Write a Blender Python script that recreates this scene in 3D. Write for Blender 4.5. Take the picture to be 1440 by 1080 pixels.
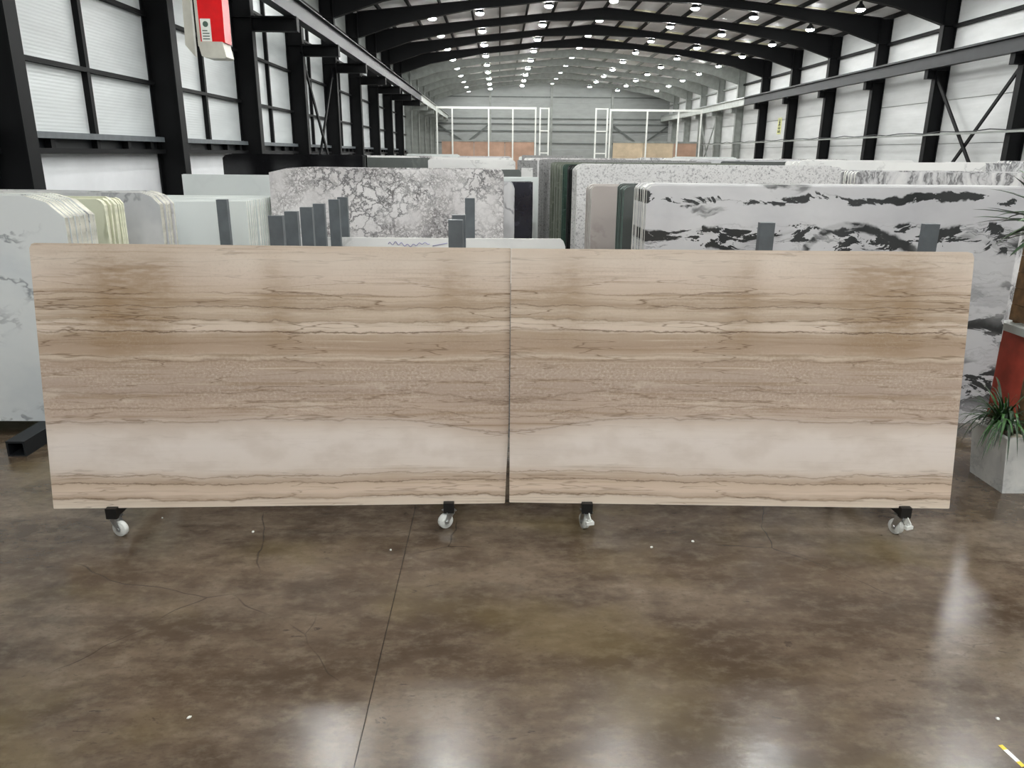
import bpy, math, random
from mathutils import Vector, Matrix, Euler
random.seed(7)
S = bpy.context.scene
for o in list(bpy.data.objects): bpy.data.objects.remove(o)
C = S.collection
PI = math.pi

# ---------------------------------------------------------------- camera, world, exposure
YAW, PITCH, ROLL, FPX = 0.018788, 0.296496, math.radians(0.5), 1060.0
cam = bpy.data.cameras.new('camera'); cam_o = bpy.data.objects.new('camera', cam); C.objects.link(cam_o)
F = Vector((math.sin(YAW)*math.cos(PITCH), math.cos(YAW)*math.cos(PITCH), -math.sin(PITCH)))
R0 = Vector((math.cos(YAW), -math.sin(YAW), 0)); U0 = R0.cross(F)
Rr = R0*math.cos(ROLL) + U0*math.sin(ROLL); Ur = U0*math.cos(ROLL) - R0*math.sin(ROLL)
M4 = Matrix((Rr, Ur, -F)).transposed().to_4x4(); M4.translation = Vector((0, 0, 2.2))
cam_o.matrix_world = M4
cam.sensor_fit = 'HORIZONTAL'; cam.sensor_width = 36.0; cam.lens = 36.0*FPX/1440.0
cam.clip_start = 0.05; cam.clip_end = 300
S.camera = cam_o
w = bpy.data.worlds.new('world'); S.world = w; w.use_nodes = True
w.node_tree.nodes['Background'].inputs[0].default_value = (.8, .86, .95, 1)
w.node_tree.nodes['Background'].inputs[1].default_value = .4
S.view_settings.view_transform = 'Standard'; S.view_settings.look = 'None'
S.view_settings.gamma = 1; S.view_settings.use_curve_mapping = False
S.view_settings.exposure = 0.88
LAMP = 150.0

# ---------------------------------------------------------------- helpers
def lin(c):
    return tuple(((v/255)/12.92 if v/255 <= .04045 else ((v/255+.055)/1.055)**2.4) for v in c) + (1,)

class MB:
    def __init__(s): s.v = []; s.f = []; s.m = []; s.sm = []
    def add(s, vs, fs, mi=0, smooth=False):
        b = len(s.v); s.v += [tuple(v) for v in vs]
        for f in fs: s.f.append([b+i for i in f]); s.m.append(mi); s.sm.append(smooth)
        return s
    def box(s, x0, x1, y0, y1, z0, z1, mi=0):
        return s.add([(x0,y0,z0),(x1,y0,z0),(x1,y1,z0),(x0,y1,z0),(x0,y0,z1),(x1,y0,z1),(x1,y1,z1),(x0,y1,z1)],
                     [(0,3,2,1),(4,5,6,7),(0,1,5,4),(1,2,6,5),(2,3,7,6),(3,0,4,7)], mi)
    def bar(s, p, q, wx, wy, mi=0, up=(0,0,1)):
        p = Vector(p); q = Vector(q); d = (q-p).normalized(); a = d.cross(Vector(up))
        if a.length < 1e-4: a = Vector((1,0,0))
        a.normalize(); b = a.cross(d)
        vs = []
        for c in (p, q):
            for i, j in ((-1,-1),(1,-1),(1,1),(-1,1)): vs.append(c + a*i*wx/2 + b*j*wy/2)
        return s.add(vs, [(0,3,2,1),(4,5,6,7),(0,1,5,4),(1,2,6,5),(2,3,7,6),(3,0,4,7)], mi)
    def tube(s, pts, r, n=8, mi=0, cap=True):
        pts = [Vector(p) for p in pts]; rs = r if isinstance(r, (list, tuple)) else [r]*len(pts)
        vs = []; fs = []; pa = None
        for i, p in enumerate(pts):
            d = (pts[min(i+1, len(pts)-1)] - pts[max(i-1, 0)]).normalized()
            a = d.cross(Vector((0,0,1))) if pa is None else pa - d*pa.dot(d)
            if a.length < 1e-4: a = d.cross(Vector((1,0,0)))
            a.normalize(); pa = a; b = d.cross(a)
            for k in range(n):
                t = 2*PI*k/n; vs.append(p + (a*math.cos(t)+b*math.sin(t))*rs[i])
        for i in range(len(pts)-1):
            for k in range(n): fs.append((i*n+k, i*n+(k+1)%n, (i+1)*n+(k+1)%n, (i+1)*n+k))
        s.add(vs, fs, mi, True)
        if cap:
            b = len(s.v)-len(vs)
            s.f.append([b+k for k in range(n)][::-1]); s.m.append(mi); s.sm.append(False)
            s.f.append([b+(len(pts)-1)*n+k for k in range(n)]); s.m.append(mi); s.sm.append(False)
        return s
    def lathe(s, prof, n=20, axis='z', c=(0,0,0), mi=0):
        vs = []; fs = []
        for r, h in prof:
            for k in range(n):
                t = 2*PI*k/n; a, b = r*math.cos(t), r*math.sin(t)
                v = {'z':(a,b,h), 'y':(a,h,b), 'x':(h,a,b)}[axis]
                vs.append((v[0]+c[0], v[1]+c[1], v[2]+c[2]))
        for i in range(len(prof)-1):
            for k in range(n): fs.append((i*n+k, i*n+(k+1)%n, (i+1)*n+(k+1)%n, (i+1)*n+k))
        fs2 = [tuple(range(n))[::-1], tuple((len(prof)-1)*n+k for k in range(n))]
        s.add(vs, fs, mi, True); b = len(s.v)-len(vs)
        for f in fs2: s.f.append([b+i for i in f]); s.m.append(mi); s.sm.append(False)
        return s
    def prism_y(s, poly, y0, y1, mi=0, side=None):
        n = len(poly); side = mi if side is None else side
        vs = [(x, y0, z) for x, z in poly] + [(x, y1, z) for x, z in poly]
        s.add(vs, [tuple(range(n)), tuple(range(2*n-1, n-1, -1))], mi)
        b = len(s.v)-2*n
        for i in range(n):
            j = (i+1) % n; s.f.append([b+i, b+n+i, b+n+j, b+j]); s.m.append(side); s.sm.append(False)
        return s
    def mesh(s, name, mats):
        me = bpy.data.meshes.new(name); me.from_pydata(s.v, [], s.f)
        for m in (mats if isinstance(mats, (list, tuple)) else [mats]): me.materials.append(m)
        me.polygons.foreach_set('material_index', s.m); me.polygons.foreach_set('use_smooth', s.sm)
        me.update(); return me
    def build(s, name, mats, parent=None, loc=(0,0,0), rot=(0,0,0)):
        return put(name, s.mesh(name, mats), parent, loc, rot)

def put(name, me, parent=None, loc=(0,0,0), rot=(0,0,0)):
    o = bpy.data.objects.new(name, me); C.objects.link(o); o.location = loc; o.rotation_euler = rot
    if parent: o.parent = parent
    return o
def tag(o, label, cat, group=None):
    o['label'] = label; o['category'] = cat
    if group: o['group'] = group
    return o
def thing(name, label, cat, loc=(0,0,0), rot=(0,0,0), group=None):
    o = put(name, None, None, loc, rot); o.empty_display_size = .2
    return tag(o, label, cat, group)
def struct(o, label=None):
    o['kind'] = 'structure'
    if label: o['label'] = label
    return o

# ---------------------------------------------------------------- material kit
class N:
    def __init__(s, name):
        s.m = bpy.data.materials.new(name); s.m.use_nodes = True; s.t = s.m.node_tree
        s.b = s.t.nodes['Principled BSDF']
        tc = s.t.nodes.new('ShaderNodeTexCoord'); s.obj = tc.outputs['Object']
    def n(s, typ, **kw):
        x = s.t.nodes.new(typ)
        for k, v in kw.items(): setattr(x, k, v)
        return x
    def l(s, a, b): s.t.links.new(a, b)
    def setv(s, sock, v):
        if isinstance(v, bpy.types.NodeSocket): s.l(v, sock)
        else: sock.default_value = v
    def math(s, op, a, b=None, c=None, clamp=False):
        x = s.n('ShaderNodeMath', operation=op, use_clamp=clamp)
        for i, v in enumerate((a, b, c)):
            if v is not None: s.setv(x.inputs[i], v)
        return x.outputs[0]
    def vmul(s, vec, k):
        x = s.n('ShaderNodeVectorMath', operation='MULTIPLY'); s.l(vec, x.inputs[0]); x.inputs[1].default_value = k
        return x.outputs[0]
    def vadd(s, a, b):
        x = s.n('ShaderNodeVectorMath', operation='ADD'); s.l(a, x.inputs[0]); s.setv(x.inputs[1], b)
        return x.outputs[0]
    def rnd(s, k=37.0):   # object coordinates shifted per object
        oi = s.n('ShaderNodeObjectInfo'); cx = s.n('ShaderNodeCombineXYZ')
        r = s.math('MULTIPLY', oi.outputs['Random'], k)
        s.l(r, cx.inputs[0]); s.l(r, cx.inputs[1]); s.l(r, cx.inputs[2])
        return s.vadd(s.obj, cx.outputs[0])
    def noise(s, vec, scale=1, detail=4, rough=.55, dist=0, col=False):
        x = s.n('ShaderNodeTexNoise'); s.l(vec, x.inputs['Vector'])
        x.inputs['Scale'].default_value = scale; x.inputs['Detail'].default_value = detail
        x.inputs['Roughness'].default_value = rough; x.inputs['Distortion'].default_value = dist
        return x.outputs['Color' if col else 'Fac']
    def ramp(s, fac, stops, interp='LINEAR'):
        x = s.n('ShaderNodeValToRGB'); s.l(fac, x.inputs[0]); cr = x.color_ramp; cr.interpolation = interp
        while len(cr.elements) > 1: cr.elements.remove(cr.elements[0])
        for i, (p, c) in enumerate(stops):
            if isinstance(c, (int, float)): c = (c, c, c, 1)
            elif len(c) == 3: c = lin(c)
            if i == 0: cr.elements[0].position = p; cr.elements[0].color = c
            else: e = cr.elements.new(p); e.color = c
        return x.outputs[0]
    def mix(s, fac, a, b, mode='MIX'):
        x = s.n('ShaderNodeMix', data_type='RGBA', blend_type=mode); x.clamp_factor = True
        s.setv(x.inputs[0], fac)
        for i, v in ((6, a), (7, b)):
            if isinstance(v, tuple) and len(v) == 3: v = lin(v)
            s.setv(x.inputs[i], v)
        return x.outputs[2]
    def rng(s, v, a, b, c, d):
        x = s.n('ShaderNodeMapRange', interpolation_type='SMOOTHSTEP'); s.setv(x.inputs[0], v)
        for i, k in enumerate((a, b, c, d)): x.inputs[i+1].default_value = k
        return x.outputs[0]
    def bump(s, h, strength=.2, dist=.01):
        x = s.n('ShaderNodeBump'); x.inputs['Strength'].default_value = strength; x.inputs['Distance'].default_value = dist
        s.l(h, x.inputs['Height']); s.l(x.outputs[0], s.b.inputs['Normal'])
    def done(s, col, rough=.5, metal=0, spec=.5):
        if isinstance(col, tuple) and len(col) == 3: col = lin(col)
        s.setv(s.b.inputs['Base Color'], col); s.setv(s.b.inputs['Roughness'], rough)
        s.b.inputs['Metallic'].default_value = metal; s.b.inputs['Specular IOR Level'].default_value = spec
        return s.m

def plain(name, c, rough=.5, metal=0, var=.08, scale=6, spec=.5):
    k = N(name); v = k.noise(k.obj, scale, 4)
    a = tuple(max(0, x*(1-var)) for x in c); b = tuple(min(255, x*(1+var)) for x in c)
    return k.done(k.ramp(v, [(.3, a), (.7, b)]), rough, metal, spec)

def m_travertine():
    k = N('travertine'); sx = k.n('ShaderNodeSeparateXYZ'); k.l(k.obj, sx.inputs[0])
    s = k.math('ABSOLUTE', sx.outputs[0]); z = sx.outputs[2]
    def vec(a, b, off=0):
        c = k.n('ShaderNodeCombineXYZ'); k.l(k.math('MULTIPLY_ADD', s, a, off), c.inputs[0]); k.l(k.math('MULTIPLY', z, b), c.inputs[2])
        return c.outputs[0]
    w1 = k.noise(vec(.9, 1.3), 1, 3); w2 = k.noise(vec(5, 9, 3.1), 1, 4); w3 = k.noise(vec(18, 40, 7), 1, 3)
    zz = k.math('MULTIPLY_ADD', k.math('SUBTRACT', w1, .5), .07, z)
    zz = k.math('MULTIPLY_ADD', k.math('SUBTRACT', w2, .5), .055, zz)
    zz = k.math('MULTIPLY_ADD', k.math('SUBTRACT', w3, .5), .012, zz)
    dip = k.math('MULTIPLY', k.rng(s, 0, .62, .085, 0), k.rng(z, .2, .34, 0, 1))
    dip = k.math('MULTIPLY', dip, k.rng(z, .55, .8, 1, 0))
    zz = k.math('ADD', zz, dip)
    t = k.math('DIVIDE', zz, 1.53)
    base = k.ramp(t, [(0,(217,206,194)),(.03,(211,197,184)),(.036,(184,165,148)),(.06,(214,197,183)),(.085,(205,187,171)),(.105,(186,168,152)),
        (.125,(200,185,172)),(.155,(218,209,203)),(.25,(222,214,210)),(.295,(219,210,204)),(.365,(185,167,154)),(.41,(184,166,153)),
        (.46,(174,156,144)),(.52,(180,163,151)),(.57,(176,157,142)),(.585,(204,189,174)),(.603,(180,160,143)),(.64,(172,152,135)),(.672,(182,164,146)),
        (.69,(215,201,189)),(.712,(217,204,192)),(.728,(180,162,144)),(.752,(204,189,174)),(.785,(174,156,139)),(.80,(197,180,163)),
        (.83,(200,184,170)),(.88,(212,198,187)),(.95,(215,204,194)),(1,(207,193,180))])
    # horizontal streaks
    st = k.noise(vec(1.1, 38, 2), 1, 6, .62); stz = k.ramp(t, [(.0,.5),(.14,.45),(.17,.06),(.31,.08),(.35,.75),(.56,.8),(.6,.8),(.82,.9),(.9,.45),(1,.5)])
    dk = k.math('MULTIPLY', k.rng(st, .50, .68, 0, 1), stz)
    col = k.mix(k.math('MULTIPLY', dk, .8), base, (146,124,102))
    st2 = k.noise(vec(1.3, 75, 9), 1, 5, .6); lt = k.math('MULTIPLY', k.rng(st2, .56, .70, 0, 1), stz)
    col = k.mix(k.math('MULTIPLY', lt, .6), col, (228,216,198))
    # brown stains near two heights along the slab
    pn = k.noise(vec(1.5, 1.1, 5), 1, 4)
    bump1 = k.ramp(k.math('DIVIDE', s, 2.7), [(0,.1),(.05,.25),(.12,.85),(.2,.15),(.33,.1),(.44,.12),(.50,.55),(.56,.1),(.66,.15),(.74,.8),(.84,.9),(.92,.3),(1,.05)], 'EASE')
    pm = k.math('MULTIPLY', k.math('MULTIPLY', k.rng(pn, .34, .56, .35, 1), bump1), k.rng(z, .75, 1.05, 0, 1))
    pm = k.math('MULTIPLY', pm, k.rng(z, 1.38, 1.53, 1, .25))
    fine = k.noise(vec(9, 50, 1), 1, 4); pm = k.math('MULTIPLY', pm, k.rng(fine, .3, .6, .55, 1))
    col = k.mix(k.math('MULTIPLY', pm, .85), col, (146,121,92))
    # speckled middle zone
    sp = k.noise(vec(60, 80, 4), 1, 3, .7); spm = k.math('MULTIPLY', k.math('MULTIPLY', k.ramp(t, [(.34,0),(.38,.7),(.55,1),(.6,.25)]), k.rng(k.noise(vec(2.2, 7, 21), 1, 4), .36, .62, .15, 1)), .55)
    col = k.mix(k.math('MULTIPLY', k.rng(sp, .5, .66, 0, 1), spm), col, (212,200,186))
    col = k.mix(k.math('MULTIPLY', k.rng(sp, .5, .34, 0, 1), spm), col, (142,122,104))
    # soft cloud in the pale zone
    cl = k.noise(vec(3, 5, 8), 1, 5); cw = k.math('MULTIPLY', k.rng(k.noise(vec(2.4, 9, 31), 1, 5, .6), .55, .7, 0, 1), k.ramp(t, [(.33,0),(.36,1),(.46,.8),(.54,0)])); col = k.mix(k.math('MULTIPLY', cw, .7), col, (212,200,188))
    clm = k.ramp(t, [(.12,0),(.17,1),(.3,1),(.36,.3),(.8,.3),(.9,.7)])
    col = k.mix(k.math('MULTIPLY', k.math('MULTIPLY', k.rng(cl, .42, .64, 0, 1), clm), .3), col, (184,170,158))
    # long crack-like lines
    tl = k.math('MULTIPLY_ADD', k.math('SUBTRACT', k.noise(vec(26, 20, 6), 1, 3), .5), .01, t)
    pk = []
    for p, a, h in ((.034,1,.0035),(.098,.8,.003),(.128,.7,.003),(.343,.55,.004),(.395,.5,.003),(.452,.6,.003),(.572,.7,.003),(.592,.6,.003),(.634,.3,.002),(.684,1,.0035),(.722,.65,.003),(.748,.5,.0025),(.773,.7,.003),(.80,.45,.003),(.82,.5,.003)):
        pk += [(p-h, 0), (p, a), (p+h, 0)]
    ll = k.ramp(tl, pk[:24] ); ll2 = k.ramp(tl, pk[24:])
    on = k.rng(k.noise(vec(1.9, 7, 12), 1, 3), .34, .52, 0, 1)
    ln = k.math('MULTIPLY', k.math('MAXIMUM', ll, ll2), k.math('MULTIPLY_ADD', on, .65, .35))
    col = k.mix(k.math('MULTIPLY', ln, .95), col, (90,70,54))
    # wandering hairlines
    hn = k.noise(vec(.8, 11, 15), 1, 4, .5); h = k.math('ABSOLUTE', k.math('SUBTRACT', k.math('FRACT', k.math('MULTIPLY', hn, 3.0)), .5))
    hm = k.ramp(t, [(.0,.6),(.13,.6),(.16,.05),(.31,.1),(.34,.8),(.56,.7),(.6,.9),(.84,1),(.88,.35)])
    hl = k.math('MULTIPLY', k.rng(h, 0, .03, 1, 0), hm)
    col = k.mix(k.math('MULTIPLY', hl, .7), col, (104,82,62))
    col = k.mix(1.0, col, (255,252,247), 'MULTIPLY')
    r = k.rng(w2, .3, .7, .10, .17)
    return k.done(col, r, 0, .45)

def m_veined(name, base, vein, dark, scale=(1,1,1), amt=.7, width=.03, rough=.22, soft=None):
    k = N(name); v = k.vmul(k.rnd(), scale)
    d = k.noise(v, 1.3, 4, .6, col=True); vv = k.vadd(v, k.vmul(d, (.9, .9, .9)))
    a = k.noise(vv, 1.1, 5, .55); h = k.math('ABSOLUTE', k.math('SUBTRACT', a, .5))
    ln = k.rng(h, 0, width, 1, 0); on = k.rng(k.noise(v, 1.7, 2), .42, .6, 0, 1)
    cl = k.noise(vv, .8, 5); col = k.mix(k.math('MULTIPLY', k.rng(cl, .42, .68, 0, 1), .6), base, soft or vein)
    col = k.mix(k.math('MULTIPLY', k.math('MULTIPLY', ln, on), amt), col, dark)
    return k.done(col, rough)

def m_arabescato():
    k = N('arabescato_marble'); v = k.vmul(k.rnd(), (1, 1, 1))
    d = k.noise(v, 7, 6, .72, col=True); d2 = k.noise(v, 1.2, 3, .5, col=True)
    vv = k.vadd(k.vadd(v, k.vmul(d, (.30, .30, .30))), k.vmul(d2, (.5, .5, .5)))
    def cells(sc, wd):
        x = k.n('ShaderNodeTexVoronoi', feature='DISTANCE_TO_EDGE'); k.l(vv, x.inputs['Vector']); x.inputs['Scale'].default_value = sc
        return k.rng(x.outputs['Distance'], 0, wd, 1, 0)
    c1 = cells(8, .13); c2 = cells(19, .22)
    m1 = k.rng(k.noise(v, 1.5, 4), .42, .58, .12, 1); m2 = k.rng(k.noise(k.vadd(v, (5, 2, 8)), 2.2, 4), .44, .58, .08, 1)
    cl = k.noise(vv, 2.2, 5); col = k.ramp(cl, [(.3,(232,230,230)),(.55,(216,213,213)),(.75,(180,178,180))])
    col = k.mix(k.math('MULTIPLY', k.math('MULTIPLY', c1, m1), .9), col, (78,77,80))
    col = k.mix(k.math('MULTIPLY', k.math('MULTIPLY', c2, m2), .75), col, (104,100,100))
    return k.done(col, .2)

def m_panda():
    k = N('panda_marble'); v = k.obj
    d = k.noise(k.vmul(v, (1.1, 1, 1.1)), 1.6, 5, .6, col=True)
    vv = k.vadd(v, k.vmul(d, (.35, .2, .32)))
    sx = k.n('ShaderNodeSeparateXYZ'); k.l(vv, sx.inputs[0])
    a = k.noise(k.vmul(vv, (.75, 1, 3.4)), 1, 5, .55)
    big = k.rng(k.noise(k.vmul(v, (.9, 1, 2.6)), 1.0, 3), .46, .60, 0, 1)
    st = k.math('MULTIPLY', k.rng(a, .55, .59, 0, 1), k.rng(a, .66, .62, 0, 1))
    ln = k.rng(k.math('ABSOLUTE', k.math('SUBTRACT', k.noise(k.vmul(vv, (.8, 1, 5.5)), 1.2, 6, .6), .47)), 0, .02, 1, 0)
    # two long streak rows across the slab
    rows = k.ramp(k.math('DIVIDE', sx.outputs[2], 2.2), [(.0,.4),(.14,.35),(.25,.6),(.31,.2),(.42,.5),(.5,.3),(.58,.3),(.66,.15),(.70,.3),(.735,1),(.77,.9),(.80,.05),(.852,.0),(.868,.85),(.88,.6),(.892,.0)])
    brk = k.rng(k.noise(k.vmul(v, (3.2, 1, 7)), 1, 5, .65, .6), .50, .545, 0, 1)
    col = k.ramp(k.noise(vv, 1.4, 4), [(.3,(214,214,216)),(.7,(190,190,194))])
    gl = k.rng(k.noise(k.vmul(vv, (.5, 1, 7)), 1, 5), .5, .68, 0, 1)
    col = k.mix(k.math('MULTIPLY', k.math('MULTIPLY', gl, .6), k.rng(sx.outputs[2], 1.15, 1.5, 1, .15)), col, (140,142,148))
    blk = k.math('MAXIMUM', k.math('MULTIPLY', k.math('MULTIPLY', st, big), .9), k.math('MULTIPLY', k.rng(k.math('MULTIPLY', rows, brk), .22, .5, 0, 1), .95))
    s0 = k.n('ShaderNodeSeparateXYZ'); k.l(k.vadd(v, k.vmul(k.noise(v, 5, 4, .6, col=True), (.12, 0, .10))), s0.inputs[0])
    ax = k.math('SUBTRACT', s0.outputs[0], .14); aq = k.math('MULTIPLY', k.math('MULTIPLY', ax, ax), k.rng(ax, -.05, .05, 2.2, .55))
    af = k.math('ABSOLUTE', k.math('SUBTRACT', k.math('ADD', s0.outputs[2], aq), 1.615))
    arch = k.math('MULTIPLY', k.rng(af, .02, .05, 1, 0), k.math('MULTIPLY', k.rng(ax, -.34, -.26, 0, 1), k.rng(ax, .5, .75, 1, 0)))
    blk = k.math('MAXIMUM', blk, k.math('MULTIPLY', arch, k.rng(k.noise(k.vmul(vv, (3, 1, 9)), 1, 4), .36, .5, .2, .95)))
    col = k.mix(blk, col, (24,28,28))
    col = k.mix(k.math('MULTIPLY', k.math('MULTIPLY', ln, rows), .6), col, (60,62,64))
    return k.done(col, .18)

def m_zebra():
    k = N('zebra_marble'); v = k.rnd(); d = k.noise(v, 2, 4, .6, col=True); vv = k.vadd(v, k.vmul(d, (.4, .3, .3)))
    a = k.noise(k.vmul(vv, (4, 1, 1.2)), 1.3, 5, .6)
    col = k.ramp(a, [(.40,(222,222,222)),(.48,(200,200,202)),(.53,(110,110,112)),(.57,(205,205,206)),(.64,(150,150,152)),(.7,(224,224,224))])
    return k.done(col, .22)

def m_granite(name, light, mid, dark, sc=70):
    k = N(name); v = k.rnd()
    a = k.noise(v, sc*.35, 3, .75); b = k.noise(v, sc*.8, 2, .6)
    col = k.ramp(a, [(.36, mid), (.47, light), (.6, light), (.68, mid)])
    col = k.mix(k.rng(b, .60, .70, 0, .9), col, dark)
    return k.done(col, .25)

def m_floor():
    k = N('polished_concrete'); v = k.obj
    # world-sized stains
    g = k.n('ShaderNodeNewGeometry').outputs['Position']
    a = k.noise(k.vmul(g, (.55, .8, 1)), 1, 6, .6, .4); b = k.noise(k.vmul(g, (1.6, 2.6, 1)), 1, 6, .65); c = k.noise(k.vmul(g, (9, 14, 1)), 1, 5, .65)
    col = k.ramp(a, [(.30,(66,55,44)),(.45,(86,73,60)),(.58,(102,89,75)),(.72,(120,108,94))])
    col = k.mix(k.rng(b, .36, .62, .85, 0), col, (60,48,37))
    col = k.mix(k.math('MULTIPLY', k.rng(c, .42, .78, 0, 1), .4), col, (128,118,103))
    f2 = k.noise(k.vmul(g, (26, 40, 1)), 1, 5, .7); col = k.mix(k.math('MULTIPLY', k.rng(f2, .5, .3, 0, 1), .45), col, (62,52,42))
    col = k.mix(k.math('MULTIPLY', k.rng(k.noise(k.vmul(g, (2.2, 7, 1)), 1, 6, .7), .50, .70, 0, 1), .45), col, (58,48,38))
    ye = k.noise(k.vadd(k.vmul(g, (.8, 1.1, 1)), (9, 4, 0)), 1, 4); col = k.mix(k.math('MULTIPLY', k.rng(ye, .5, .68, 0, 1), .4), col, (100,88,56))
    # scuffs and hairline cracks
    d = k.noise(k.vmul(g, (1.3, 1.3, 1)), 1, 3, .5, col=True); vv = k.vadd(g, k.vmul(d, (.3, .3, 0)))
    vo = k.n('ShaderNodeTexVoronoi', feature='DISTANCE_TO_EDGE'); k.l(vv, vo.inputs['Vector']); vo.inputs['Scale'].default_value = .42
    cr = k.math('MULTIPLY', k.rng(vo.outputs['Distance'], 0, .0022, 1, 0), k.rng(k.noise(g, .9, 2), .5, .56, 0, 1))
    col = k.mix(k.math('MULTIPLY', cr, .7), col, (44,38,32))
    s1 = k.noise(k.vmul(g, (5, 16, 1)), 1, 4, .7, 1.2); sc = k.math('MULTIPLY', k.rng(s1, .62, .68, 0, 1), k.rng(b, .5, .6, 0, 1))
    col = k.mix(k.math('MULTIPLY', sc, .75), col, (46,40,34))
    r = k.math('MULTIPLY_ADD', b, .22, .095)
    k.bump(k.math('ADD', c, k.math('MULTIPLY', k.noise(k.vmul(g, (30, 30, 1)), 1, 3), .3)), .10, .01)
    return k.done(col, r, 0, .5)

def m_ribbed(name, c, rough=.55, per=24, axis=2, amt=.5):
    k = N(name); sx = k.n('ShaderNodeSeparateXYZ'); k.l(k.obj, sx.inputs[0])
    v = k.math('SINE', k.math('MULTIPLY', sx.outputs[axis], per*2*PI))
    k.bump(v, amt, .004)
    n = k.noise(k.vmul(k.obj, (1, .6, 3)), 1.2, 4)
    return k.done(k.ramp(n, [(.3, tuple(x*.93 for x in c)), (.7, c)]), rough)

def emis(name, c, st):
    k = N(name); k.b.inputs['Base Color'].default_value = lin(c)
    k.b.inputs['Emission Color'].default_value = lin(c); k.b.inputs['Emission Strength'].default_value = st
    return k.m

T = {}
T['trav'] = m_travertine(); T['trav_edge'] = plain('sawn_travertine_edge', (214,204,188), .6)
T['calacatta'] = m_veined('white_calacatta_marble', (218,222,222), (190,198,204), (120,124,130), (.9,.9,1.3), .75, .018)
T['onyx'] = m_veined('pale_green_onyx', (200,202,180), (168,172,140), (140,140,112), (1,1,.5), .5, .04)
T['greymarble'] = m_veined('cloudy_grey_marble', (208,208,210), (168,172,178), (104,104,110), (1.2,1,1), .7, .03)
T['white'] = m_veined('plain_white_stone', (222,228,226), (214,220,220), (205,210,210), (.6,.6,.6), .2, .03)
T['warmwhite'] = m_veined('bright_white_marble', (236,236,234), (216,216,216), (150,150,150), (1,1,1), .5, .02)
T['arab'] = m_arabescato(); T['panda'] = m_panda(); T['zebra'] = m_zebra()
T['speckle'] = m_granite('speckled_white_granite', (214,214,214), (168,168,170), (84,84,86))
T['greygran'] = m_granite('grey_granite', (150,150,150), (110,110,110), (60,60,62))
T['black'] = m_granite('black_granite', (20,20,22), (14,14,15), (34,34,36)); T['black'].node_tree.nodes['Principled BSDF'].inputs['Roughness'].default_value = .08
T['navy'] = m_veined('navy_stone', (26,26,38), (34,34,50), (70,70,84), (3,3,3), .5, .02, .15)
T['beige'] = m_veined('pinkish_grey_limestone', (178,170,166), (160,152,148), (140,130,126), (1.5,1,1.5), .4, .04)
T['green'] = m_veined('dark_green_marble', (64,86,76), (46,62,56), (118,140,128), (1.4,1,3), .5, .02)
T['olive'] = m_veined('grey_green_marble', (116,122,110), (92,98,88), (150,156,140), (1,1,3), .4, .03)
T['darkgrey'] = m_veined('dark_grey_stone', (92,96,94), (72,76,74), (120,124,120), (1.4,1,1), .4, .03)
T['e_white'] = plain('rough_white_edge', (228,228,222), .8, 0, .05, 20)
T['girt'] = plain('mid_grey_painted_steel', (92,97,95), .5)
T['e_stone'] = plain('weathered_stone_edge', (182,180,170), .85, 0, .18, 14)
T['e_grey'] = plain('rough_grey_edge', (158,160,156), .8, 0, .12, 20)
T['e_dark'] = plain('rough_dark_edge', (48,50,50), .6, 0, .2, 20)
T['e_green'] = plain('rough_green_edge', (70,100,90), .5, 0, .2, 20)
T['e_onyx'] = plain('rough_onyx_edge', (214,214,192), .8, 0, .08, 20)
EDGE = dict(calacatta='e_stone', greymarble='e_stone', black='e_dark', navy='e_grey', green='e_green', olive='e_grey', darkgrey='e_dark', greygran='e_grey', onyx='e_onyx', beige='e_white')
T['floor'] = m_floor(); T['joint'] = plain('joint_filler', (40,36,32), .8)
T['wallwhite'] = m_ribbed('white_sandwich_panel', (210,212,212), .5, 10, 2, .15)
T['wallpaint'] = plain('white_painted_wall', (226,228,231), .6, 0, .02, 2)
T['pane'] = m_ribbed('milky_ribbed_glazing', (210,215,216), .35, 22, 2, .14)
T['wallgrey'] = m_ribbed('grey_sandwich_panel', (150,154,152), .5, 8, 2, .15)
T['roofsheet'] = m_ribbed('grey_roof_sheet', (240,240,240), .5, 3, 0, .4)
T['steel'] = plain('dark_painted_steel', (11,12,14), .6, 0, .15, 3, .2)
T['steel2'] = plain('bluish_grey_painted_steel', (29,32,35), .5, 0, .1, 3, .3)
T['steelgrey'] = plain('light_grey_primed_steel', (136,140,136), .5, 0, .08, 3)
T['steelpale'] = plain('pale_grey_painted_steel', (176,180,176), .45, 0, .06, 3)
T['whitesteel'] = plain('white_painted_steel', (232,234,230), .45, 0, .04, 3)
T['post'] = plain('slate_grey_powder_coat', (92,98,102), .5, 0, .08, 8)
T['tan'] = plain('tan_board', (176,144,124), .7, 0, .08, 1.5)
T['tan2'] = plain('straw_board', (194,176,150), .7, 0, .08, 1.5)
T['zinc'] = plain('zinc_plated_steel', (190,194,196), .28, 1, .1, 30)
T['nylon'] = plain('white_nylon', (222,224,220), .4, 0, .04, 20)
T['rubber'] = plain('black_plastic', (10,10,10), .5, 0, .2, 20)
T['red'] = plain('red_enamel', (214,20,26), .3, 0, .06, 5)
T['cream'] = plain('pale_grey_enamel', (186,184,174), .4, 0, .06, 5)
T['label'] = plain('white_sticker', (226,228,222), .5, 0, .03, 20); T['ink'] = plain('dark_print', (70,90,80), .6)
T['marker'] = plain('violet_marker', (150,146,190), .6)
T['brick'] = plain('dull_red_paint', (168,66,50), .5, 0, .12, 6); T['wood'] = plain('brown_wood', (112,84,54), .7, 0, .2, 14)
T['bark'] = plain('brown_bark', (104,80,56), .9, 0, .25, 30)
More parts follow.
